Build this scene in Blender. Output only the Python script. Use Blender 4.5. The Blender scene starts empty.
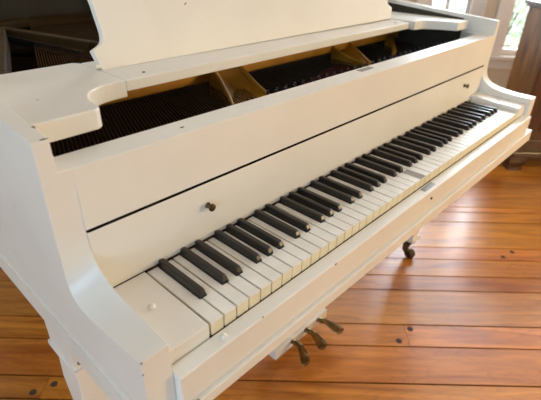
import bpy, bmesh, math, random
from mathutils import Vector, Matrix
random.seed(7)
C = bpy.context.scene.collection
K = 0.72            # height of the key tops above the floor; geometry below is written relative to the key tops
W = 0.02355         # one white key
L = 52 * W
sc = bpy.context.scene

# ------------------------------------------------------------------ materials
def mat(name, col, rough=0.5, metal=0.0, coat=0.0):
    m = bpy.data.materials.new(name); m.use_nodes = True
    b = m.node_tree.nodes['Principled BSDF']
    b.inputs['Base Color'].default_value = (*col, 1)
    b.inputs['Roughness'].default_value = rough
    b.inputs['Metallic'].default_value = metal
    b.inputs['Coat Weight'].default_value = coat
    return m

def noisy(name, c1, c2, rough=0.5, metal=0.0, scale=(8, 8, 8), bump=0.0, detail=4, coat=0.0, lo=.35, hi=.65, rough2=None):
    m = mat(name, c1, rough, metal, coat)
    nt = m.node_tree; b = nt.nodes['Principled BSDF']
    tc = nt.nodes.new('ShaderNodeTexCoord'); mp = nt.nodes.new('ShaderNodeMapping')
    mp.inputs['Scale'].default_value = scale
    nz = nt.nodes.new('ShaderNodeTexNoise'); nz.inputs['Scale'].default_value = 1; nz.inputs['Detail'].default_value = detail
    cr = nt.nodes.new('ShaderNodeValToRGB')
    cr.color_ramp.elements[0].position = lo; cr.color_ramp.elements[1].position = hi
    cr.color_ramp.elements[0].color = (*c1, 1); cr.color_ramp.elements[1].color = (*c2, 1)
    nt.links.new(tc.outputs['Object'], mp.inputs['Vector']); nt.links.new(mp.outputs[0], nz.inputs['Vector'])
    nt.links.new(nz.outputs['Fac'], cr.inputs['Fac']); nt.links.new(cr.outputs['Color'], b.inputs['Base Color'])
    if bump:
        bp = nt.nodes.new('ShaderNodeBump'); bp.inputs['Strength'].default_value = bump; bp.inputs['Distance'].default_value = .002
        nt.links.new(nz.outputs['Fac'], bp.inputs['Height']); nt.links.new(bp.outputs['Normal'], b.inputs['Normal'])
    return m

M = {}
def white_paint():
    m = noisy('white_paint', (.79, .765, .705), (.835, .81, .75), .34, 0, (6, 6, 6), .06)
    nt = m.node_tree; b = nt.nodes['Principled BSDF']
    # worn specks and scuffs in the paint
    tc = nt.nodes.new('ShaderNodeTexCoord')
    nz = nt.nodes.new('ShaderNodeTexNoise'); nz.inputs['Scale'].default_value = 38; nz.inputs['Detail'].default_value = 3
    cr = nt.nodes.new('ShaderNodeValToRGB'); cr.color_ramp.elements[0].position = .755; cr.color_ramp.elements[1].position = .785
    cr.color_ramp.elements[0].color = (0, 0, 0, 1); cr.color_ramp.elements[1].color = (1, 1, 1, 1)
    mx = nt.nodes.new('ShaderNodeMix'); mx.data_type = 'RGBA'
    src = b.inputs['Base Color'].links[0].from_socket
    nt.links.new(tc.outputs['Object'], nz.inputs['Vector']); nt.links.new(nz.outputs['Fac'], cr.inputs['Fac'])
    nt.links.new(cr.outputs['Color'], mx.inputs['Factor']); nt.links.new(src, mx.inputs[6])
    mx.inputs[7].default_value = (.30, .25, .19, 1)
    nt.links.new(mx.outputs[2], b.inputs['Base Color'])
    return m
M['white'] = white_paint()
M['chip'] = mat('bare_chip', (.05, .035, .025), .8)
M['ivory'] = noisy('ivory', (.80, .775, .71), (.87, .85, .80), .28, 0, (25, 25, 25), 0)
M['keywood'] = noisy('key_front', (.76, .67, .47), (.82, .74, .54), .45, 0, (40, 40, 40), 0)
M['greykey'] = noisy('bare_grey_key', (.20, .16, .13), (.30, .25, .21), .5, 0, (60, 20, 30), 0)
M['ebony'] = mat('ebony', (.016, .013, .011), .30)
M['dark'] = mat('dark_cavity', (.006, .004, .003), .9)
M['felt'] = mat('brown_felt', (.05, .014, .008), .95)
M['maroon'] = noisy('maroon_felt', (.10, .016, .014), (.15, .03, .022), .9, 0, (60, 60, 60), 0)
M['brass'] = noisy('aged_brass', (.30, .22, .09), (.16, .11, .05), .27, 1, (30, 30, 30), .1)
M['darkbrass'] = noisy('dark_brass', (.14, .10, .05), (.05, .035, .02), .4, .9, (50, 50, 50), .1)
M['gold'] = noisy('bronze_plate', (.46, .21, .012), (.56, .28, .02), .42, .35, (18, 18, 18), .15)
M['shadegold'] = noisy('shaded_bronze_plate', (.034, .018, .005), (.05, .028, .008), .6, .15, (18, 18, 18), .15)  # same bronze with the shade inside the case put into its colour
M['string'] = mat('wound_string', (.085, .044, .018), .55, .3)
M['steel'] = mat('steel_wire', (.05, .04, .03), .5, .3)
M['pin'] = mat('blued_pin', (.05, .05, .055), .35, .8)
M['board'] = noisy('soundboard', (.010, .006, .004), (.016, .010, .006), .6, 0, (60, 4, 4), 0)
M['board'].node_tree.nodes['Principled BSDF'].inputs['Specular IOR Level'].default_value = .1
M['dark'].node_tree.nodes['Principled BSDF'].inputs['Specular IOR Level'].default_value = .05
M['greymetal'] = noisy('grey_metal', (.20, .20, .20), (.30, .30, .29), .4, .8, (60, 60, 60), 0)
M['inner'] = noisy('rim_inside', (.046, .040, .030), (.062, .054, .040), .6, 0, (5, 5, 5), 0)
M['trim'] = mat('white_trim', (.78, .76, .74), .45)
M['wall'] = noisy('beige_wall', (.70, .60, .46), (.73, .63, .49), .8, 0, (3, 3, 3), 0)
M['greywall'] = mat('grey_blue_wall', (.42, .49, .53), .8)
M['ceil'] = mat('ceiling_white', (.8, .78, .73), .8)
M['cab'] = noisy('cabinet_wood', (.10, .038, .009), (.36, .17, .045), .5, 0, (14, 14, 3.2), .1, 6, .0, .3, .7)
M['cabdark'] = noisy('cabinet_dark_wood', (.045, .013, .005), (.085, .028, .010), .35, 0, (12, 12, 3), .1, 5, .3)
M['leaf'] = noisy('leaves', (.46, .58, .38), (.62, .71, .54), .6, 0, (4, 4, 4), 0)
M['leafpale'] = noisy('pale_blossom', (.75, .66, .60), (.62, .66, .52), .7, 0, (4, 4, 4), 0)
M['bark'] = mat('bark', (.12, .08, .05), .9)
M['patio'] = noisy('patio', (.62, .63, .62), (.70, .71, .70), .8, 0, (1, 1, 1), 0)

for k_ in ('string', 'steel', 'maroon', 'shadegold', 'inner', 'pin'):
    M[k_].node_tree.nodes['Principled BSDF'].inputs['Specular IOR Level'].default_value = .12
for k_ in ('string', 'steel', 'board', 'maroon'):
    b_ = M[k_].node_tree.nodes['Principled BSDF']; b_.inputs['Specular IOR Level'].default_value = 0; b_.inputs['Metallic'].default_value = 0
def glass():
    m = bpy.data.materials.new('window_glass'); m.use_nodes = True; nt = m.node_tree
    for n in list(nt.nodes): nt.nodes.remove(n)
    o = nt.nodes.new('ShaderNodeOutputMaterial'); mx = nt.nodes.new('ShaderNodeMixShader')
    t = nt.nodes.new('ShaderNodeBsdfTransparent'); g = nt.nodes.new('ShaderNodeBsdfGlossy'); f = nt.nodes.new('ShaderNodeFresnel')
    g.inputs['Roughness'].default_value = .02; t.inputs['Color'].default_value = (.95, .97, .96, 1)
    nt.links.new(f.outputs[0], mx.inputs[0]); nt.links.new(t.outputs[0], mx.inputs[1]); nt.links.new(g.outputs[0], mx.inputs[2])
    nt.links.new(mx.outputs[0], o.inputs[0]); return m
M['glass'] = glass()

ANG = math.radians(-47.3)
def floor_mat():
    m = mat('pine_floor', (.5, .25, .08), .3, 0, .9)
    nt = m.node_tree; b = nt.nodes['Principled BSDF']; N = nt.nodes.new; lk = nt.links.new
    at = N('ShaderNodeAttribute'); at.attribute_name = 'plank'
    tc = N('ShaderNodeTexCoord')
    sh = N('ShaderNodeVectorMath'); sh.operation = 'MULTIPLY_ADD'; sh.inputs[1].default_value = (7, 13, 5)
    lk(at.outputs['Color'], sh.inputs[0])
    mp = N('ShaderNodeMapping'); mp.inputs['Rotation'].default_value = (0, 0, -ANG); lk(tc.outputs['Object'], mp.inputs['Vector'])
    lk(mp.outputs[0], sh.inputs[2])
    m2 = N('ShaderNodeMapping'); m2.inputs['Scale'].default_value = (2.2, 22, 1); lk(sh.outputs[0], m2.inputs['Vector'])
    nz = N('ShaderNodeTexNoise'); nz.inputs['Scale'].default_value = 1; nz.inputs['Detail'].default_value = 5; nz.inputs['Distortion'].default_value = 1.2
    lk(m2.outputs[0], nz.inputs['Vector'])
    cr = N('ShaderNodeValToRGB'); e = cr.color_ramp.elements
    e[0].position = .28; e[0].color = (.27, .082, .007, 1); e[1].position = .72; e[1].color = (.60, .25, .030, 1)
    lk(nz.outputs['Fac'], cr.inputs['Fac'])
    # cathedral grain
    m3 = N('ShaderNodeMapping'); m3.inputs['Scale'].default_value = (1.4, 9, 1); lk(sh.outputs[0], m3.inputs['Vector'])
    wv = N('ShaderNodeTexNoise'); wv.inputs['Scale'].default_value = 1; wv.inputs['Detail'].default_value = 2; lk(m3.outputs[0], wv.inputs['Vector'])
    ml = N('ShaderNodeMath'); ml.operation = 'MULTIPLY'; ml.inputs[1].default_value = 24; lk(wv.outputs['Fac'], ml.inputs[0])
    fr = N('ShaderNodeMath'); fr.operation = 'FRACT'; lk(ml.outputs[0], fr.inputs[0])
    pr = N('ShaderNodeValToRGB'); pr.color_ramp.elements[0].color = (.80, .80, .80, 1); pr.color_ramp.elements[1].color = (1, 1, 1, 1); pr.color_ramp.elements[1].position = .35
    lk(fr.outputs[0], pr.inputs['Fac'])
    mu = N('ShaderNodeMix'); mu.data_type = 'RGBA'; mu.blend_type = 'MULTIPLY'; mu.inputs[0].default_value = .85
    lk(cr.outputs['Color'], mu.inputs[6]); lk(pr.outputs['Color'], mu.inputs[7])
    # tone of each plank
    sep = N('ShaderNodeSeparateColor'); lk(at.outputs['Color'], sep.inputs[0])
    hs = N('ShaderNodeHueSaturation'); lk(mu.outputs[2], hs.inputs['Color'])
    mr = N('ShaderNodeMapRange'); mr.inputs[3].default_value = .95; mr.inputs[4].default_value = 1.42; lk(sep.outputs[0], mr.inputs[0]); lk(mr.outputs[0], hs.inputs['Value'])
    mh = N('ShaderNodeMapRange'); mh.inputs[3].default_value = .490; mh.inputs[4].default_value = .505; lk(sep.outputs[1], mh.inputs[0]); lk(mh.outputs[0], hs.inputs['Hue'])
    lk(hs.outputs[0], b.inputs['Base Color'])
    b.inputs['Roughness'].default_value = .34; b.inputs['Coat Roughness'].default_value = .27
    bp = N('ShaderNodeBump'); bp.inputs['Strength'].default_value = .12; bp.inputs['Distance'].default_value = .002
    n4 = N('ShaderNodeTexNoise'); n4.inputs['Scale'].default_value = 9; lk(tc.outputs['Object'], n4.inputs['Vector'])
    lk(n4.outputs['Fac'], bp.inputs['Height']); lk(bp.outputs['Normal'], b.inputs['Normal'])
    return m
M['floor'] = floor_mat()

# ------------------------------------------------------------------ mesh helpers
def add_box(bm, x0, x1, y0, y1, z0, z1, mi=0):
    v = [bm.verts.new((x, y, z)) for x in (x0, x1) for y in (y0, y1) for z in (z0, z1)]
    for q in ((0, 1, 3, 2), (4, 6, 7, 5), (0, 4, 5, 1), (2, 3, 7, 6), (0, 2, 6, 4), (1, 5, 7, 3)):
        f = bm.faces.new([v[i] for i in q]); f.material_index = mi
    return v
def loft(bm, rings, close=True, caps=True, mi=0):
    R = [[bm.verts.new(p) for p in r] for r in rings]; n = len(R[0])
    for a, b in zip(R, R[1:]):
        for i in range(n if close else n - 1):
            j = (i + 1) % n
            f = bm.faces.new((a[i], a[j], b[j], b[i])); f.material_index = mi
    if caps and close:
        for r in (R[0][::-1], R[-1]):
            f = bm.faces.new(r); f.material_index = mi
    return R
def prism(bm, poly, axis, a, b, mi=0):
    def P(p, t):
        return {'x': (t, p[0], p[1]), 'y': (p[0], t, p[1]), 'z': (p[0], p[1], t)}[axis]
    return loft(bm, [[P(p, a) for p in poly], [P(p, b) for p in poly]], mi=mi)
def tube(bm, pts, rad, seg=10, mi=0, flat=1.0):
    pts = [Vector(p) for p in pts]
    if not hasattr(rad, '__len__'): rad = [rad] * len(pts)
    rings = []; up = Vector((0, 0, 1))
    for i, p in enumerate(pts):
        d = (pts[min(i + 1, len(pts) - 1)] - pts[max(i - 1, 0)]).normalized()
        u = up if abs(d.dot(up)) < .95 else Vector((1, 0, 0))
        s = d.cross(u).normalized(); t = s.cross(d).normalized()
        rings.append([p + (s * math.cos(k * math.tau / seg) + t * flat * math.sin(k * math.tau / seg)) * rad[i] for k in range(seg)])
    loft(bm, rings, mi=mi)
def lathe(bm, prof, cen, axis='z', seg=20, mi=0):
    rings = []
    for r, h in prof:
        ring = []
        for k in range(seg):
            a = k * math.tau / seg; c, s = r * math.cos(a), r * math.sin(a)
            ring.append(Vector(cen) + Vector({'z': (c, s, h), 'y': (c, h, s), 'x': (h, c, s)}[axis]))
        rings.append(ring)
    loft(bm, rings, mi=mi)
def nb(): return bmesh.new()
def worldloc(o):
    p = Vector((0, 0, 0))
    while o: p += o.location; o = o.parent
    return p
def obj(name, bm, m, parent=None, bevel=0, smooth=False, seg=2, kind=None, label=None, loc=None):
    """links bm (coordinates relative to the key tops) as one object"""
    off = worldloc(parent) if parent else Vector((0, 0, 0))
    here = Vector(loc) if loc else None
    if here is not None:
        base = here
    else:
        base = off
    for v in bm.verts: v.co = v.co + Vector((0, 0, K)) - base
    bmesh.ops.recalc_face_normals(bm, faces=bm.faces)
    me = bpy.data.meshes.new(name); bm.to_mesh(me); bm.free()
    for x in (m if isinstance(m, (list, tuple)) else [m]): me.materials.append(x)
    if smooth:
        for p in me.polygons: p.use_smooth = True
        try: me.set_sharp_from_angle(angle=math.radians(42))
        except Exception: pass
    o = bpy.data.objects.new(name, me); C.objects.link(o); o.parent = parent
    o.location = base - off
    if bevel:
        md = o.modifiers.new('bevel', 'BEVEL'); md.width = bevel; md.segments = seg; md.limit_method = 'ANGLE'; md.angle_limit = math.radians(40)
        md.harden_normals = False
    if kind: o['kind'] = kind
    if label: o['label'] = label
    return o
def thing(name, label, cat, loc, group=None):
    o = bpy.data.objects.new(name, None); C.objects.link(o); o.location = loc; o.empty_display_size = .1
    o['label'] = label; o['category'] = cat
    if group: o['group'] = group
    return o

# ------------------------------------------------------------------ the piano
piano = thing('grand_piano', 'worn white painted grand piano with raised music desk, standing on the plank floor', 'piano', (.612, .6, 0))
wh = M['white']

# --- arms
inner = [(-.013, -.075), (-.013, .030), (.022, .0305), (.063, .033), (.093, .037), (.113, .0415), (.132, .050), (.147, .063), (.1545, .082), (.1565, .11), (.1560, .13), (.1555, .165), (.1545, .197)]
outer = [(-.013, -.075), (-.013, .029), (.021, .0225), (.056, .0185), (.095, .013), (.128, .012), (.148, .018), (.158, .033), (.1600, .05), (.158, .070), (.1588, .094), (.158, .122), (.156, .165), (.1545, .197)]
def resample(p, n):
    d = [0]
    for a, b in zip(p, p[1:]): d.append(d[-1] + math.dist(a, b))
    out = []; j = 0
    for k in range(n):
        t = d[-1] * k / (n - 1)
        while j < len(p) - 2 and d[j + 1] < t: j += 1
        u = (t - d[j]) / (d[j + 1] - d[j] + 1e-12); out.append((p[j][0] + (p[j + 1][0] - p[j][0]) * u, p[j][1] + (p[j + 1][1] - p[j][1]) * u))
    return out
def arm(xo, xi, xu, out):
    bm = nb(); n = 44
    def halves(p, zc):
        k = next(i for i in range(3, len(p)) if p[i][1] >= zc); return [p[0]] + resample(p[1:k + 1], 30) + resample(p[k:], 16)[1:]
    po = halves(out, .070 if out is not inner else .082); pi_ = halves(inner, .082)
    f = (xo - xu) / (xo - xi)
    pm = [(a[0] + (b[0] - a[0]) * f, a[1] + (b[1] - a[1]) * f) for a, b in zip(po, pi_)]
    T = [(.1545, .2392), (.262, .2485)]; E_ = [(.262, .197), (.262, -.075)]
    A_ = [bm.verts.new((xo, y, z)) for y, z in po + T + E_]
    B_ = [bm.verts.new((xu, y, z)) for y, z in pm + T + E_]
    C_ = [bm.verts.new((xi, y, z)) for y, z in pi_] + [None, None] + [bm.verts.new((xi, .2035, z)) for y, z in E_]
    m_ = len(A_)
    for i in range(m_):
        j = (i + 1) % m_; bm.faces.new((A_[i], A_[j], B_[j], B_[i]))
    idx = [i for i in range(m_) if C_[i] is not None]
    for i, j in zip(idx, idx[1:] + idx[:1]):
        bm.faces.new((B_[i], B_[j], C_[j], C_[i]))
    k = len(po) - 1
    bm.faces.new((B_[k], B_[k + 1], B_[k + 2], B_[k + 3]))
    bm.faces.new(A_[::-1]); bm.faces.new([C_[i] for i in idx])
    return obj('arm', bm, wh, piano, .0008, smooth=True)
def smooth_pts(p, n=4):
    out = []
    for i in range(len(p) - 1):
        p0, p1, p2, p3 = p[max(i - 1, 0)], p[i], p[i + 1], p[min(i + 2, len(p) - 1)]
        for k in range(n):
            t = k / n
            out.append(tuple(.5 * (2 * b + (c - a) * t + (2 * a - 5 * b + 4 * c - d) * t * t + (3 * b - a - 3 * c + d) * t ** 3) for a, b, c, d in zip(p0, p1, p2, p3)))
    out.append(p[-1]); return out
inner = [inner[0], inner[1]] + smooth_pts(inner[2:-1]) + [inner[-1]]
outer = [outer[0], outer[1]] + smooth_pts(outer[2:-1]) + [outer[-1]]
arm(-.1096, -.0715, -.0895, outer)
arm(L + .1096, L + .069, L + .0895, inner)

# --- rim: straight bass side, tail, bentside
def rim_path():
    p = [(-.0996, .2618), (-.0996, .6), (-.0996, 1.0), (-.0996, 1.45)]
    p += smooth_pts([(-.0996, 1.45), (-.08, 1.68), (.02, 1.83), (.20, 1.89), (.42, 1.905), (.66, 1.89), (.82, 1.80), (.90, 1.62), (.96, 1.42), (1.05, 1.22), (1.17, 1.04), (1.27, .86), (1.318, .70), (L + .0996, .58)], 3)[1:]
    p += [(L + .0996, .42), (L + .0996, .2618)]
    return p
RP = rim_path()
def rim_ring(t0, t1, zb, ztf):
    rings = []
    for i, p in enumerate(RP):
        a = Vector(RP[max(i - 1, 0)]); b = Vector(RP[min(i + 1, len(RP) - 1)])
        d = (b - a).normalized(); n = Vector((-d.y, d.x)); q = Vector(p)
        o = q + n * t0; s = q + n * t1
        zt = ztf(p[1])
        rings.append([(o.x, o.y, zb), (o.x, o.y, zt), (s.x, s.y, zt), (s.x, s.y, zb)])
    return rings
rt = lambda y: .2392 + .085 * (min(y, .75) - .154)
bm = nb(); loft(bm, rim_ring(.010, -.010, -.155, rt))
# skirt towards the front below the arm, and the thin raised line along the bass side
prism(bm, [(-.0125, -.0755), (.2635, -.0755), (.2635, -.155), (.10, -.155), (-.0125, -.12)], 'x', -.1096, -.0896); add_box(bm, L + .0896, L + .1096, .10, .2635, -.155, -.0755)
add_box(bm, -.1126, -.1090, .02, 1.45, -.1035, -.0975)
rim = obj('rim', bm, wh, piano)
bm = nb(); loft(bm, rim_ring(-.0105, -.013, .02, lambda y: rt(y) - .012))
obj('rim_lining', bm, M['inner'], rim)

# --- key bed, key slip
bm = nb(); loft(bm, [[(x, -.033, z), (x, -.033, -.0755), (x, .60, -.0755), (x, .60, z)] for x, z in ((-.1094, -.0945), (L + .1094, -.1125))])
obj('key_bed', bm, wh, piano, .0022)
bm = nb(); add_box(bm, -.0708, L + .0683, -.0262, -.0012, -.0752, -.0212)
slip = obj('key_slip', bm, wh, piano, .0022)
bm = nb(); add_box(bm, .582, .630, -.0175, -.0062, -.0214, -.0200)
obj('strike_plate', bm, M['greymetal'], slip, 0, label='small grey metal lock plate')
bm = nb(); lathe(bm, [(.0001, -.0285), (.0028, -.0285), (.0028, -.026), (.0001, -.0259)], (.600, 0, -.041), 'y', 10)
obj('keyhole', bm, M['chip'], slip)
bm = nb(); lathe(bm, [(.0001, -.0215), (.0048, -.0215), (.0046, -.0185), (.0025, -.0165), (.0001, -.016)], (.010, -.0135, 0), 'z', 14)
obj('screw_cap', bm, wh, slip, smooth=True)
bm = nb(); add_box(bm, -.068, -.050, -.0335, -.030, -.0760, -.0725)
obj('metal_tab', bm, M['greymetal'], slip, .0008)
bm = nb(); add_box(bm, -.0700, L + .0680, -.0010, .155, -.0752, -.045)
add_box(bm, -.0700, L + .0680, .151, .195, -.0752, -.001)
obj('key_frame', bm, M['dark'], piano)

# --- key blocks
bm = nb(); prism(bm, [(0, -.0212), (0, .0008), (.1506, .0030), (.1506, -.044), (0.0, -.044)], 'x', -.0706, -.0022)
bl = obj('key_block', bm, wh, piano, .0022)
bm = nb(); lathe(bm, [(.0001, .000), (.0052, .000), (.0050, .0035), (.003, .0055), (.0001, .006)], (-.037, .079, .001), 'z', 16)
obj('screw_cap', bm, wh, bl, smooth=True)
bm = nb(); prism(bm, [(0, -.0212), (0, .0120), (.07, .0150), (.13, .0205), (.1502, .0215), (.1502, -.044), (0, -.044)], 'x', L + .0022, L + .0682)
br = obj('key_block', bm, wh, piano, .0022)
bm = nb(); lathe(bm, [(.0001, .012), (.0045, .012), (.0042, .0165), (.0001, .018)], (L + .036, .075, .001), 'z', 14)
obj('screw_cap', bm, wh, br, smooth=True)

# --- keys
names = 'A B C D E F G'.split()
seq = [names[i % 7] for i in range(52)]            # A0 first, C8 last
boff = {'A': .0028, 'C': -.0026, 'D': .0026, 'F': -.0030, 'G': 0.0}   # black key right of this white key
HB = .0064
blackx = {}
for i, n in enumerate(seq):
    if n in boff and i < 51: blackx[i] = (i + 1) * W + boff[n]
for i, n in enumerate(seq):
    g = .0012
    x0, x1 = i * W + g, (i + 1) * W - g
    lx = blackx[i - 1] + HB + .0006 if (i - 1) in blackx else x0
    rx = blackx[i] - HB - .0006 if i in blackx else x1
    def outline(y0):
        p = [(x0, y0), (x1, y0), (x1, .0465)]
        if rx < x1: p += [(rx, .0465)]
        p += [(rx, .1500), (lx, .1500)]
        if lx > x0: p += [(lx, .0465)]
        p += [(x0, .0465)]
        return p
    if True:
        q = outline(0.0); r = []
        for a in q:
            if not r or (abs(a[0] - r[-1][0]) + abs(a[1] - r[-1][1])) > 1e-6: r.append(a)
    bm = nb()
    dz = random.uniform(-.0004, .0004); dx = 0
    q2 = [(x, max(y, .0007)) for x, y in r]
    prism(bm, q2, 'z', -.0228 + dz, -.0018 + dz, 1)
    prism(bm, r, 'z', -.0018 + dz, dz, 0)
    bare = (i == 25)
    mats = [M['ivory'], M['keywood']]
    o = obj('white_key', bm, mats, piano, .0004, seg=1)
    if bare:
        bm = nb(); add_box(bm, x0 + .0005, x1 - .0005, .0005, .0455, dz - .0002, dz + .0003)
        obj('bare_patch', bm, M['greykey'], o, label='grey brown bare patch where the ivory is missing')
src = None
for i in sorted(blackx):
    xc = blackx[i]
    if src is None:
        bm = nb()
        def ring(y, hw, zt, tw):
            return [(xc - hw, y, -.003), (xc - hw, y, .0012), (xc - tw, y, zt - .0016), (xc - tw + .0016, y, zt), (xc + tw - .0016, y, zt), (xc + tw, y, zt - .0016), (xc + hw, y, .0012), (xc + hw, y, -.003)]
        r0 = ring(.0472, .0058, .0045, .0052); r1 = ring(.0500, .0058, .0098, .0049); r2 = ring(.0530, .0058, .0117, .0048); r3 = ring(.1450, .0058, .0125, .0048); r4 = ring(.1496, .0055, .0112, .0046)
        loft(bm, [r0, r1, r2, r3, r4])
        src = obj('black_key', bm, M['ebony'], piano, .0004, smooth=False, seg=1); x00 = xc
    else:
        o = src.copy(); C.objects.link(o); o.parent = piano
        o.location = src.location + Vector((xc - x00, 0, random.uniform(-.0003, .0003)))
bm = nb(); add_box(bm, .0, L, .1500, .1512, -.012, .0030)
obj('felt_strip', bm, M['felt'], piano)

# --- fallboard with two knobs, upper panel with its top
bm = nb(); prism(bm, [(.1508, .0035), (.1530, .0560), (.1550, .1026), (.175, .1026), (.172, .0035)], 'x', -.0712, L + .0685)
fb = obj('fallboard', bm, wh, piano, .0008)
def knob(x, z):
    bm = nb()
    lathe(bm, [(.0001, .1530), (.0052, .1530), (.0045, .1505), (.0032, .1490), (.0030, .1465), (.0052, .1445), (.0066, .1430), (.0064, .1405), (.0045, .1392), (.0001, .1388)], (x, 0, z), 'y', 18)
    return obj('knob', bm, M['darkbrass'], fb, smooth=True)
k0 = knob(.126, .064)
k1 = k0.copy(); C.objects.link(k1); k1.parent = fb; k1.location = k0.location + Vector((1.024, 0, .003))
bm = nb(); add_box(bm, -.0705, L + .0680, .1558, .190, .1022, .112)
obj('gap_shadow_strip', bm, M['dark'], fb).name = 'gap_shade_backing'  # dark strip standing in for the shade in the panel gap
bm = nb()
prism(bm, [(.1545, .1078), (.1545, .1965), (.2030, .1965), (.2030, .1800), (.175, .1800), (.175, .1078)], 'x', -.0717, L + .0692)
add_box(bm, L + .0680, L + .0893, .165, .203, .1975, .1990)
up = obj('front_panel', bm, wh, piano, .0006)
bm = nb(); add_box(bm, .592, .642, .181, .196, .1963, .1972)
obj('lock_plate', bm, M['greymetal'], up, 0, label='small dark grey metal plate')
# paint chips on the front edges
for (x, y, z, a, b_, c) in ((-.1085, -.0131, .0285, .0013, .0009, .0014), (-.1089, -.0131, .010, .0009, .0008, .0014), (.072, -.0258, -.0212, .002, .0007, .0007), (.245, -.0263, -.024, .003, .0007, .0014), (-.094, .158, .2393, .006, .0022, .0005), (-.0895, .196, .241, .0025, .003, .0025), (.105, .1760, .1968, .004, .002, .0005)):
    bm = nb(); lathe(bm, [(.0001, -1), (.7, -.8), (1, 0), (.7, .8), (.0001, 1)], (0, 0, 0), 'z', 8)
    for v in bm.verts: v.co = Vector((v.co.x * a + x, v.co.y * b_ + y, v.co.z * c + z))
    obj('paint_chip', bm, M['chip'], piano)

# --- shelf boards, shelf and music desk
def board(pts, z0, z1, name, right=None):
    bm = nb(); prism(bm, pts, 'z', z0, z1)
    return obj(name, bm, wh, piano, .0020)
lp = [(-.0885, .209)] + smooth_pts([(-.004, .2115), (.0045, .218), (.008, .232), (.009, .250), (.0165, .272), (.030, .292), (.052, .306), (.078, .312), (.101, .313)], 3) + [(.101, .470), (.092, .481), (-.0885, .479)]
board(lp, .2125, .2405, 'side_shelf')
rp = [(1.303, .238)] + smooth_pts([(1.228, .243), (1.222, .258), (1.214, .280), (1.200, .305), (1.185, .328), (1.172, .338)], 3) + [(1.135, .343), (1.150, .440), (1.172, .560), (1.303, .560)]
board(rp, .207, .2335, 'side_shelf')
bm = nb()
loft(bm, [[(.1015, .313, .2215), (.1015, .313, .2402), (.1015, .470, .2402), (.1015, .470, .2215)],
          [(1.121, .356, .211), (1.121, .356, .2290), (1.185, .500, .2290), (1.185, .500, .211)]])
shelf = obj('music_shelf', bm, wh, piano, .0018)
for x, y, z in ((.150, .338, .240), (1.085, .385, .2292)):
    bm = nb(); lathe(bm, [(.0001, 0), (.003, 0), (.003, .001), (.0001, .0012)], (x, y, z), 'z', 10)
    obj('screw', bm, M['pin'], shelf)
A = Vector((.106, .395, .2402)); B = Vector((1.140, .430, .2322)); ex = (B - A).normalized()
upv = Vector((0, math.sin(math.radians(16)), math.cos(math.radians(16)))); nn = ex.cross(upv).normalized()
LD = (B - A).length
half = smooth_pts([(0, 0), (-.008, .034), (.004, .039), (.014, .046), (.018, .060), (.017, .085), (.015, .115), (.004, .15), (-.012, .18), (-.018, .21), (-.010, .24), (.02, .262), (.08, .272), (.18, .276), (.30, .292), (.42, .306)], 3)
half = [(0, 0), (-.008, .034)] + half[6:]
pl = half + [(LD - s, t) for s, t in half[::-1]]
bm = nb(); loft(bm, [[A + ex * s + upv * t for s, t in pl], [A + ex * s + upv * t - nn * .013 for s, t in pl]])
desk = obj('music_desk', bm, wh, piano, .0012)
for s in (-.006, LD - .02):
    bm = nb(); p = A + ex * s + upv * .006
    tube(bm, [p + ex * -.004 + Vector((0, .004, 0)), p + ex * .022 + Vector((0, .004, 0))], .0042, 10)
    obj('hinge', bm, wh, desk, smooth=True)
# desk prop behind
bm = nb(); tube(bm, [A + ex * .5 + upv * .2 - nn * .016, A + ex * .5 + Vector((0, .13, .004))], .005, 8)
obj('desk_prop', bm, M['darkbrass'], desk)

# --- inside: soundboard, iron plate, strings, pins
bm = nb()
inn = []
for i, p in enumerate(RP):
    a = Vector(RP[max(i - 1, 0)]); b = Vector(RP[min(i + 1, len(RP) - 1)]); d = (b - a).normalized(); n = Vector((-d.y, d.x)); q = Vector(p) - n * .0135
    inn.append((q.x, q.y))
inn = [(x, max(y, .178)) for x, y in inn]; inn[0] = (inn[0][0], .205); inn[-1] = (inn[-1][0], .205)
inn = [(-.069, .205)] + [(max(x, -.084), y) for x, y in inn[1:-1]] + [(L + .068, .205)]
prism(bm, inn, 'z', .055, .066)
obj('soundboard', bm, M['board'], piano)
# plate: perimeter band, cross bar, struts, webs
bm = nb()
rings = []
for i, p in enumerate(inn[1:-1], 1):
    a = Vector(inn[max(i - 1, 0)]); b = Vector(inn[min(i + 1, len(inn) - 1)]); d = (b - a).normalized(); n = Vector((-d.y, d.x)); q = Vector(p)
    o = q - n * .004; s = q - n * .07; zt = .135
    rings.append([(o.x, o.y, .10), (o.x, o.y, zt), (s.x, s.y, zt - .012), (s.x, s.y, .10)])
loft(bm, rings)
plate = obj('iron_plate', bm, M['shadegold'], piano, .002)
bm = nb(); prism(bm, [(.478, .150), (.484, .196), (.500, .199), (.512, .196), (.514, .150)], 'x', -.083, L + .076)
bar = obj('plate_bar', bm, M['gold'], plate, .003)
def strut(p0, p1, w=.028, z0=.13, z1=.185):
    a, b = Vector(p0), Vector(p1); d = (b - a).normalized(); n = Vector((-d.y, d.x)) * w / 2
    bm = nb()
    def R(q): return [(q.x - n.x, q.y - n.y, z0), (q.x - n.x * .6, q.y - n.y * .6, z1), (q.x + n.x * .6, q.y + n.y * .6, z1), (q.x + n.x, q.y + n.y, z0)]
    loft(bm, [R(a), R(b)])
    return obj('plate_strut', bm, M['shadegold'], plate, .004)
strut((-.03, .52), (.075, .84), .03, .12, .165); strut((.075, .84), (.292, 1.47), .03, .12, .165); strut((.292, 1.49), (.404, 1.03), .045, .12, .165); strut((.404, 1.03), (.50, .51), .03, .12, .165); strut((.945, .51), (.86, 1.50), .022); strut((1.215, .51), (1.19, .86), .022)
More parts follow.
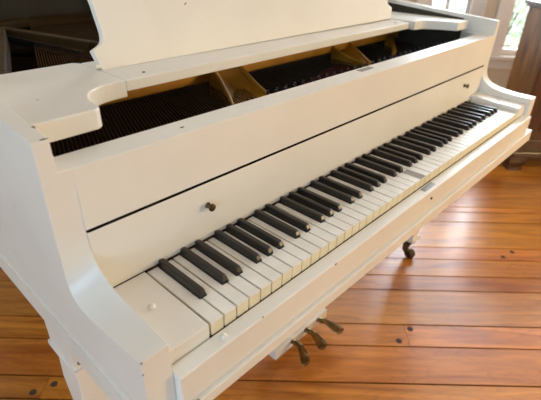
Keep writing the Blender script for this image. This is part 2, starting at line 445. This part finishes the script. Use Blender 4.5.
# curved webs between the bar and the pin block: two ribs with a concave sheet
def web(xt0, xt1, xb0, xb1, yb0, yb1, full=True, zt=.19):
    n = 9; ribs = []
    def curve(xt, xb, yb):
        out = []
        for k in range(n):
            t = k / (n - 1)
            out.append(Vector((xt + (xb - xt) * t ** 1.6, .482 - (.482 - yb) * t, .136 + (zt - .136) * (1 - t) ** 2.0)))
        return out
    c0, c1 = curve(xt0, xb0, yb0), curve(xt1, xb1, yb1)
    bm = nb(); rows = []
    for k in range(n):
        row = []
        for s in range(9):
            u = s / 8; p = c0[k].lerp(c1[k], u); p.z -= .020 * math.sin(math.pi * u) * (1 - .5 * k / n)
            row.append(p)
        row += [Vector((r.x, r.y, .118)) for r in row[::-1]]
        rows.append(row)
    loft(bm, rows)
    w = obj('plate_web', bm, M['gold'], plate, smooth=True)
    for c in (c0, c1):
        bm = nb(); tube(bm, [p + Vector((0, 0, .002)) for p in c], .0042, 8); obj('web_edge', bm, M['gold'], plate, smooth=True)
web(.408, .487, .325, .445, .300, .300)
web(.895, .985, .880, .905, .330, .345, zt=.165)
web(1.212, 1.228, 1.075, 1.082, .370, .370, zt=.16)
# pin block and red felt
bm = nb(); prism(bm, [(-.069, .206), (L + .068, .206), (L + .074, .33), (.95, .33), (.60, .30), (.40, .27), (-.083, .27)], 'z', .10, .118)
obj('pin_block', bm, M['shadegold'], plate)
bm = nb(); fp = smooth_pts([(.50, .335), (.60, .365), (.74, .41), (.86, .445)], 4) + [(.90, .445), (.88, .335), (.70, .31), (.55, .315)]
prism(bm, fp, 'z', .119, .1235); obj('red_felt', bm, M['maroon'], plate)
# strings: wound bass strings cross over diagonally, plain wires in the treble
def tail_y(x):
    return 1.77 if x < .80 else max(.55, 1.77 - (x - .80) * 2.35)
def pt(a, b): return Vector((a[0], a[1], a[2])), Vector((b[0], b[1], b[2]))
tn = math.tan(math.radians(70))
pins = nb()
base = None
def string(a, b, r, m, name):
    bm = nb(); tube(bm, [a, b], r, 5); return obj(name, bm, m, plate)
NB = 62
for i in range(NB):
    x = -.062 + i * .0073; y0 = .232
    ye = 1.765; xe = x + (ye - y0) / tn
    if xe > .80: xe = .80; ye = y0 + (xe - x) * tn
    if xe < -.07: continue
    string(Vector((x, y0, .139)), Vector((xe, ye, .143)), .0011, M['string'], 'bass_string')
    bm = nb(); lathe(bm, [(.0001, -.018), (.0026, -.018), (.0025, .010), (.0001, .0105)], (x - .002, y0 - .004 - .010 * (i % 2), .136), 'z', 8); obj('tuning_pin', bm, M['pin'], plate)
    bm = nb(); tube(bm, [(xe, ye, .128), (xe + .002, ye + .004, .153)], .0022, 6); obj('hitch_pin', bm, M['shadegold'], plate)
NT = 58
for i in range(NT):
    x = .415 + i * .0148; y0 = .300
    x1 = x + .012; y1 = min(tail_y(x1) - .08, 1.55)
    string(Vector((x, y0, .131)), Vector((x1, y1, .133)), .0010, M['steel'], 'treble_string')
    bm = nb(); lathe(bm, [(.0001, -.018), (.0034, -.018), (.0034, .010), (.0028, .030), (.0001, .0305)], (x, y0 - .004 - .010 * (i % 2), .136), 'z', 8); obj('tuning_pin', bm, M['pin'], plate)
# bass bridge with its pins, and the row of dampers
bm = nb(); tube(bm, [(.10, 1.38, .112), (.20, 1.33, .112), (.33, 1.25, .112), (.48, 1.18, .112)], .016, 8); obj('bridge', bm, M['board'], plate)
strut((.22, 1.735), (.82, 1.79), .04, .115, .140)
bm = nb()
for k in range(34):
    t = k / 33; add_box(bm, .275 + .064 * t, .283 + .064 * t, 1.377 - .392 * t, 1.381 - .392 * t, .128, .150)
o = obj('damper_row', bm, M['pin'], plate)

# --- lid, raised on its prop
bm = nb()
ang = math.radians(58)
lidp = [(-.0996, .60)] + [(x, y) for x, y in RP if y > .62] + [(1.31, .60)]
def up3(x, y, h):
    d = x + .1096; return Vector((-.1096 + d * math.cos(ang) - h * math.sin(ang), y, .288 + d * math.sin(ang) + h * math.cos(ang)))
loft(bm, [[up3(x, y, 0) for x, y in lidp], [up3(x, y, .018) for x, y in lidp]])
obj('lid', bm, wh, piano, .002)
bm = nb(); tube(bm, [(L + .0996, .72, .285), up3(.95, .74, 0)], .011, 10); obj('lid_prop', bm, wh, piano)

# --- legs and casters
def leg(x, yc, flip=1, front=True):
    bm = nb()
    # bracket block with its ledge, then a tapering square leg
    add_box(bm, x - .054, x + .054, yc - .045, yc + .052, -.215, -.1555 if not front else -.116)
    add_box(bm, x - .0572, x + .0572, yc - .052, yc + .060, -.226, -.214)
    prof = [(.052, .038, -.226), (.054, .041, -.30), (.050, .039, -.42), (.036, .031, -.54), (.021, .024, -.605), (.030, .034, -.615), (.030, .034, -.6255)]
    loft(bm, [[(x - a, yc - b, z), (x + a, yc - b, z), (x + a, yc + b, z), (x - a, yc + b, z)] for a, b, z in prof])
    o = obj('leg', bm, wh, piano, .002)
    bm = nb()
    lathe(bm, [(.0001, -.626), (.030, -.626), (.031, -.634), (.022, -.641), (.017, -.650), (.0001, -.652)], (x, yc, 0), 'z', 16)
    tube(bm, [(x, yc, -.645), (x - .006, yc + .004, -.660), (x - .010, yc + .002, -.676), (x - .006, yc - .008, -.690), (x + .002, yc - .016, -.697)], [.017, .015, .014, .013, .009], 10)
    cs = obj('caster', bm, M['darkbrass'], o, smooth=True)
    bm = nb(); lathe(bm, [(.0001, -.011), (.018, -.011), (.0225, -.007), (.0225, .007), (.018, .011), (.0001, .011)], (x + .002, yc - .016, -.6974), 'x', 20)
    obj('caster_wheel', bm, M['darkbrass'], o, smooth=True)
    return o
leg(-.0545, .296)
bm = nb(); lathe(bm, [(.0001, .2435), (.004, .2435), (.0042, .2405), (.003, .2395), (.0001, .239)], (-.100, 0, -.192), 'y', 12); obj('bolt', bm, M['greymetal'], piano, smooth=True)
leg(1.268, .270)
leg(.42, 1.66, front=False)
# caster brackets: small brass claw seen under the treble leg
# --- pedal lyre
bm = nb()
add_box(bm, .450, .712, .277, .36, -.688, -.652)
lyre = obj('pedal_lyre', bm, wh, piano, .0025)
bm = nb(); add_box(bm, .47, .69, .285, .355, -.150, -.113); obj('lyre_top_block', bm, wh, lyre, .002)
for x in (.535, .625):
    bm = nb(); prism(bm, smooth_pts([(x - .018, -.652), (x - .03, -.55), (x - .035, -.40), (x - .02, -.25), (x - .025, -.15)], 4) + smooth_pts([(x + .005, -.15), (x + .01, -.25), (x - .005, -.40), (x + .002, -.55), (x + .012, -.652)], 4), 'y', .305, .335)
    obj('lyre_post', bm, wh, lyre, .002)
def pedal(xr, xt, bend):
    bm = nb()
    ts = [0, .22, .42, .60, .76, .90, 1.0, 1.06]
    ys = [.302, .272, .252, .236, .220, .206, .195, .189]; zs = [-.668, -.660, -.656, -.659, -.665, -.669, -.670, -.670]
    hw = [.0085, .0085, .0090, .0115, .0150, .0175, .0155, .0070]; th = [.0085, .009, .009, .0085, .008, .007, .0062, .004]
    path = [(xr + (xt - xr) * t ** 1.4 + bend * math.sin(math.pi * min(t, 1)), y, z) for t, y, z in zip(ts, ys, zs)]
    rings = []
    for p, w_, t in zip(smooth_pts(path, 3), smooth_pts([(h,) for h in hw], 3), smooth_pts([(h,) for h in th], 3)):
        rings.append([(p[0] + w_[0] * 1.1 * math.cos(k * math.tau / 14), p[1], p[2] + t[0] * math.sin(k * math.tau / 14)) for k in range(14)])
    loft(bm, rings)
    return obj('pedal', bm, M['brass'], lyre, smooth=True)
pedal(.524, .499, .010); pedal(.592, .585, .006); pedal(.655, .678, .004)

# ------------------------------------------------------------------ the room
ca, sa = math.cos(ANG), math.sin(ANG)
cuts = [-3.6, -3.35, -3.15, -2.93, -2.72, -2.5, -2.27, -2.05, -1.85, -1.62, -1.4, -1.2, -.97, -.78, -.55, -.34, -.12, .05,   .20, .391, .470, .615, .714, .897, .985, 1.098, 1.186, 1.400, 1.493, 1.545, 1.768, 1.915, 2.06, 2.22, 2.40, 2.62, 2.80, 3.0, 3.2, 3.4, 3.62, 3.8, 4.0, 4.2, 4.4]
bm = nb(); colr = bm.loops.layers.float_color.new('plank')
r2 = random.Random(5)
joints = {0: [.1]}
for b0, b1 in zip(cuts, cuts[1:]):
    t = -4.6 + r2.uniform(0, 1.5); ts = [-4.6]
    while t < 4.6: ts.append(t); t += r2.uniform(1.6, 3.4)
    ts.append(4.6)
    if abs(b0 - .391) < .01: ts = [-4.6, -.585, 1.9, 4.6]
    elif abs(b0 - .615) < .01: ts = [-4.6, -1.3, .553, 3.0, 4.6]
    elif .3 < b0 < 1.95: ts = [-4.6, r2.uniform(-3, -1.4), r2.uniform(2.3, 3.4), 4.6]
    for t0, t1 in zip(ts, ts[1:]):
        g = .0030; c = (r2.random(), r2.random(), r2.random(), 1)
        vs = []
        for tt, bb in ((t0 + .0006, b0 + g), (t1 - .0006, b0 + g), (t1 - .0006, b1 - g), (t0 + .0006, b1 - g)):
            vs.append((tt * ca - bb * sa, tt * sa + bb * ca))
        top = [bm.verts.new((x, y, -K)) for x, y in vs]; low = [bm.verts.new((x, y, -K - .006)) for x, y in vs]
        fs = [bm.faces.new(top)] + [bm.faces.new((top[i], low[i], low[(i + 1) % 4], top[(i + 1) % 4])) for i in range(4)]
        for f in fs:
            for l in f.loops: l[colr] = c
    # plank ends
a_, b_ = cuts[0], cuts[-1]
vs = [bm.verts.new((t * ca - b * sa, t * sa + b * ca, -K - .006)) for t, b in ((-4.6, a_), (4.6, a_), (4.6, b_), (-4.6, b_))]
f = bm.faces.new(vs); f.material_index = 1
for l in f.loops: l[colr] = (0, 0, 0, 1)
obj('floor', bm, [M['floor'], mat('gap_dark', (.008, .003, .001), .9)], None, kind='structure')
# wooden plugs over the nail heads
plug0 = None
def plug(x, y, s=1):
    bm = nb(); lathe(bm, [(.0001, -.0005), (.0115 * s, -.0005), (.0115 * s, .0006), (.0001, .0007)], (x, y, -K), 'z', 12)
    o = obj('floor_plug', bm, M['chip'], None, kind='structure'); return o

for x, y in ((.898, .050), (.822, .051), (1.565, -.038), (1.631, -.054), (-.057, .713), (-.112, .729)):
    plug(x, y, .9)
# window wall frame of reference: t along the wall, n outwards
WA = math.radians(-57); wx = Vector((math.cos(WA), math.sin(WA), 0)); wn = Vector((-math.sin(WA), math.cos(WA), 0))
P0 = Vector((2.96, .610, 0))
def wp(t, n, z): return P0 + wx * t + wn * n + Vector((0, 0, z))
def wbox(bm, t0, t1, n0, n1, z0, z1, mi=0):
    v = [bm.verts.new(wp(t, n, z)) for t in (t0, t1) for n in (n0, n1) for z in (z0, z1)]
    for q in ((0, 1, 3, 2), (4, 6, 7, 5), (0, 4, 5, 1), (2, 3, 7, 6), (0, 2, 6, 4), (1, 5, 7, 3)):
        f = bm.faces.new([v[i] for i in q]); f.material_index = mi
ZF, ZC = -K, 1.78
SILL, HEAD = -.165, 1.5
wins = [(-1.95, -1.15), (-.50, -.245), (0.0, .56), (.74, 1.5)]
bm = nb(); prev = -3.2
for t0, t1 in wins:
    wbox(bm, prev, t0, 0, .12, ZF, ZC); wbox(bm, t0, t1, 0, .12, ZF, SILL); wbox(bm, t0, t1, 0, .12, HEAD, ZC); prev = t1
wbox(bm, prev, 2.6, 0, .12, ZF, ZC)
obj('wall_window', bm, M['wall'], None, kind='structure')
for n, (t0, t1) in enumerate(wins, 1):
    bm = nb(); cw = .085
    # casing, stool and apron
    wbox(bm, t0 - cw, t0, -.018, 0, SILL - .0, HEAD + cw); wbox(bm, t1, t1 + cw, -.018, 0, SILL - .0, HEAD + cw); wbox(bm, t0 - cw, t1 + cw, -.018, 0, HEAD, HEAD + cw)
    wbox(bm, t0 - cw, t0 - cw + .02, -.028, 0, SILL, HEAD + cw); wbox(bm, t1 + cw - .02, t1 + cw, -.028, 0, SILL, HEAD + cw)
    wbox(bm, t0 - cw - .02, t1 + cw + .02, -.045, .0, SILL - .022, SILL); wbox(bm, t0 - cw, t1 + cw, -.016, 0, SILL - .085, SILL - .022)
    wo = obj('window_%d' % n, bm, M['trim'], None, .002, kind='structure')
    bm = nb(); s = .022
    wbox(bm, t0, t0 + s, .03, .07, SILL, HEAD); wbox(bm, t1 - s, t1, .03, .07, SILL, HEAD); wbox(bm, t0 + s, t1 - s, .03, .07, SILL, SILL + .035); wbox(bm, t0 + s, t1 - s, .03, .07, HEAD - .035, HEAD)
    if n == 2: wbox(bm, t0 + .105, t0 + .130, .035, .065, SILL + .035, HEAD - .035)
    wbox(bm, t0 + s, t1 - s, .03, .07, .62, .66)
    obj('window_frame', bm, M['trim'], wo)
    bm = nb(); wbox(bm, t0 + s, t1 - s, .048, .052, SILL + .035, HEAD - .035); obj('pane', bm, M['glass'], wo)
# other walls with windows of their own
def plain_wall(name, a, b, openings=(), m=None):
    a, b = Vector(a), Vector(b); d = (b - a); Ln = d.length; d.normalize(); nrm = Vector((-d.y, d.x, 0))
    bm = nb()
    def bx(s0, s1, z0, z1):
        v = [bm.verts.new(a + d * s + nrm * k + Vector((0, 0, z))) for s in (s0, s1) for k in (0, .12) for z in (z0, z1)]
        for q in ((0, 1, 3, 2), (4, 6, 7, 5), (0, 4, 5, 1), (2, 3, 7, 6), (0, 2, 6, 4), (1, 5, 7, 3)): bm.faces.new([v[i] for i in q])
    p = 0
    for s0, s1, z0, z1 in openings:
        bx(p, s0, ZF, ZC); bx(s0, s1, ZF, z0); bx(s0, s1, z1, ZC); p = s1
    bx(p, Ln, ZF, ZC)
    obj(name, bm, m or M['wall'], None, kind='structure')
cA, cB = wp(-3.2, 0, 0), wp(2.6, 0, 0); cC, cD = wp(2.6, -5.4, 0), wp(-3.2, -5.4, 0)
plain_wall('wall_right', cC, cB)
plain_wall('wall_back', cA, cD)
plain_wall('wall_left', cD, cC, [(.8, 2.0, -.2, 1.35)], M['greywall'])
bm = nb(); wbox(bm, -3.3, 2.7, -5.5, .12, ZC, ZC + .1); obj('ceiling', bm, M['ceil'], None, kind='structure')
# baseboard under the windows
bm = nb(); wbox(bm, -3.2, 2.6, -.014, 0, ZF, ZF + .12); obj('baseboard_window', bm, M['trim'], None, .002, kind='structure')

# outside ground
bm = nb(); v = [bm.verts.new(wp(t, n, -.95)) for t, n in ((-14, -8), (14, -8), (14, 26), (-14, 26))]; bm.faces.new(v)
obj('ground', bm, M['patio'], None, kind='structure')

# ------------------------------------------------------------------ cabinet beside the window
cab = thing('wooden_cabinet', 'tall brown wooden cabinet with a capped top, standing on the floor beside the window', 'cabinet', (2.66, .26, 0))
c2 = Vector((2.503, .248, 0)); dside = Vector((math.cos(math.radians(46)), math.sin(math.radians(46)), 0)); dfr = Vector((math.cos(math.radians(-47)), math.sin(math.radians(-47)), 0))
def cbox(bm, a0, a1, f0, f1, z0, z1, mi=0):
    v = [bm.verts.new(c2 + dside * s + dfr * f + Vector((0, 0, z))) for s in (a0, a1) for f in (f0, f1) for z in (z0, z1)]
    for q in ((0, 1, 3, 2), (4, 6, 7, 5), (0, 4, 5, 1), (2, 3, 7, 6), (0, 2, 6, 4), (1, 5, 7, 3)):
        f = bm.faces.new([v[i] for i in q]); f.material_index = mi
CW = .62; CD = .27
bm = nb(); cbox(bm, .02, CD, .0, CW, -.60, .165); obj('body', bm, M['cab'], cab, .004)
bm = nb(); cbox(bm, .0, .02, .0, .05, -.60, .165); cbox(bm, .0, .02, CW - .05, CW, -.60, .165); cbox(bm, 0, .02, .05, CW - .05, .10, .165); cbox(bm, 0, .02, .05, CW - .05, -.60, -.53); obj('front_frame', bm, M['cabdark'], cab, .002)
for f0, f1 in ((.052, .308), (.312, CW - .052)):
    bm = nb(); cbox(bm, .003, .019, f0, f1, -.528, .098); cbox(bm, -.003, .003, f0 + .05, f1 - .05, -.47, .04)
    d = obj('door', bm, M['cabdark'], cab, .003)
    bm = nb(); q = c2 + dfr * (f1 - .025 if f0 < .1 else f0 + .025) + Vector((0, 0, -.2)); tube(bm, [q + dside * .003, q - dside * .012, q - dside * .02], [.004, .005, .010], 10); obj('knob', bm, M['brass'], d, smooth=True)
bm = nb(); cbox(bm, -.02, CD + .005, -.018, CW + .018, .165, .178); cbox(bm, -.028, CD + .01, -.026, CW + .026, .178, .198); obj('top', bm, M['cabdark'], cab, .005)
bm = nb(); cbox(bm, -.014, CD, -.012, CW + .012, -.635, -.60); obj('base_molding', bm, M['cabdark'], cab, .006)
for s0, f0 in ((0, 0), (0, CW - .07), (CD - .07, 0), (CD - .07, CW - .07)):
    bm = nb()
    q = c2 + dside * (s0 + .035) + dfr * (f0 + .035)
    loft(bm, [[q + dside * (a * h) + dfr * (b * h) + Vector((0, 0, z)) for a, b in ((-1, -1), (-1, .3), (-.9, .9), (-.3, 1), (.6, .8), (1, .2), (1, -.6), (.8, -1))] for h, z in ((.050, -.634), (.056, -.650), (.052, -.675), (.040, -.700), (.044, -.712), (.042, -.7198))])
    obj('foot', bm, M['cabdark'], cab, smooth=True)

# ------------------------------------------------------------------ shrubs outside the windows
def shrub(t, n, h, r, m, label, seed, name='garden_shrub', group=None):
    rr = random.Random(seed); base = wp(t, n, 0); z0 = -.95
    root = thing(name, label, 'shrub', (base.x, base.y, z0 + K), group)
    bm = nb()
    for k in range(1500):
        u = rr.random() ** .5; a = rr.uniform(0, math.tau); zz = rr.random()
        w = r * (.55 + .45 * math.sin(math.pi * min(1, zz * .8 + .15)))
        c = Vector((base.x + u * w * math.cos(a), base.y + u * w * math.sin(a), z0 + .12 + zz * h))
        s = rr.uniform(.03, .06); d1 = Vector((rr.gauss(0, 1), rr.gauss(0, 1), rr.gauss(0, 1))).normalized(); d2 = d1.orthogonal().normalized()
        bm.faces.new([bm.verts.new(c + d1 * s), bm.verts.new(c + d2 * s * .5), bm.verts.new(c - d1 * s), bm.verts.new(c - d2 * s * .5)])
    obj('foliage', bm, m, root)
    bm = nb()
    for k in range(6):
        a = k * 1.05; tube(bm, [(base.x, base.y, z0), (base.x + r * .4 * math.cos(a), base.y + r * .4 * math.sin(a), z0 + h * .6)], [.02, .008], 6)
    obj('stem', bm, M['bark'], root)
shrub(.66, 2.6, 1.35, .50, M['leaf'], 'green leafy shrub outside, seen through the window next to the cabinet', 3)
shrub(.50, 1.55, .52, .30, M['leafpale'], 'low pale pinkish shrub outside, below the green shrub in the window by the cabinet', 4)
shrub(-.55, 3.2, 1.7, .55, M['leaf'], 'green shrub outside, seen through the narrow window behind the far end of the piano', 5)

# ------------------------------------------------------------------ light
def area(name, loc, target, sx, sy, power, col):
    l = bpy.data.lights.new(name, 'AREA'); l.shape = 'RECTANGLE'; l.size = sx; l.size_y = sy; l.energy = power; l.color = col
    o = bpy.data.objects.new(name, l); C.objects.link(o); o.location = Vector(loc) + Vector((0, 0, K))
    d = (Vector(target) - Vector(loc)).normalized(); o.rotation_euler = d.to_track_quat('-Z', 'Y').to_euler(); return o
zc = (SILL + HEAD) / 2
for i, ((t0, t1), pw) in enumerate(zip(wins, (50, 22, 62, 78))):
    area('window_daylight', wp((t0 + t1) / 2, .16, zc), wp((t0 + t1) / 2, -1, zc - .15), t1 - t0, HEAD - SILL, pw, (.79, .87, 1))
d = (cC - cD).normalized(); a = cD + d * 1.4
area('window_daylight', a + Vector((0, 0, .55)) + wn * -.15, a + wn * 2 + Vector((0, 0, .3)), 1.2, 1.5, 22, (.40, .70, 1))
pl_ = area('warm_fill', (2.1, -1.9, .35), (.8, .1, .05), .7, .6, 29, (1, .70, .33))  # added warm fill for the front faces, no visible fixture

w = bpy.data.worlds.new('world'); sc.world = w; w.use_nodes = True
bg = w.node_tree.nodes['Background']; bg.inputs['Color'].default_value = (.82, .92, 1, 1); bg.inputs['Strength'].default_value = 3.0

# ------------------------------------------------------------------ camera
cam = bpy.data.cameras.new('camera'); co = bpy.data.objects.new('camera', cam); C.objects.link(co)
r = [[0.68648, -0.72691, 0.01895], [-0.35271, -0.35566, -0.86551], [0.63588, 0.58747, -0.50054]]
X, Y, Z = Vector(r[0]), -Vector(r[1]), -Vector(r[2])
m = Matrix(((X.x, Y.x, Z.x, -.25590), (X.y, Y.y, Z.y, -.33823), (X.z, Y.z, Z.z, .43123 + K), (0, 0, 0, 1)))
co.matrix_world = m
cam.sensor_width = 36; cam.lens = 29.271; cam.clip_start = .02; cam.clip_end = 100
cam.dof.use_dof = True; cam.dof.focus_distance = .80; cam.dof.aperture_fstop = 5.0
sc.camera = co
sc.view_settings.view_transform = 'Standard'; sc.view_settings.look = 'None'; sc.view_settings.exposure = 0.13; sc.view_settings.gamma = 1
sc.view_settings.use_curve_mapping = False
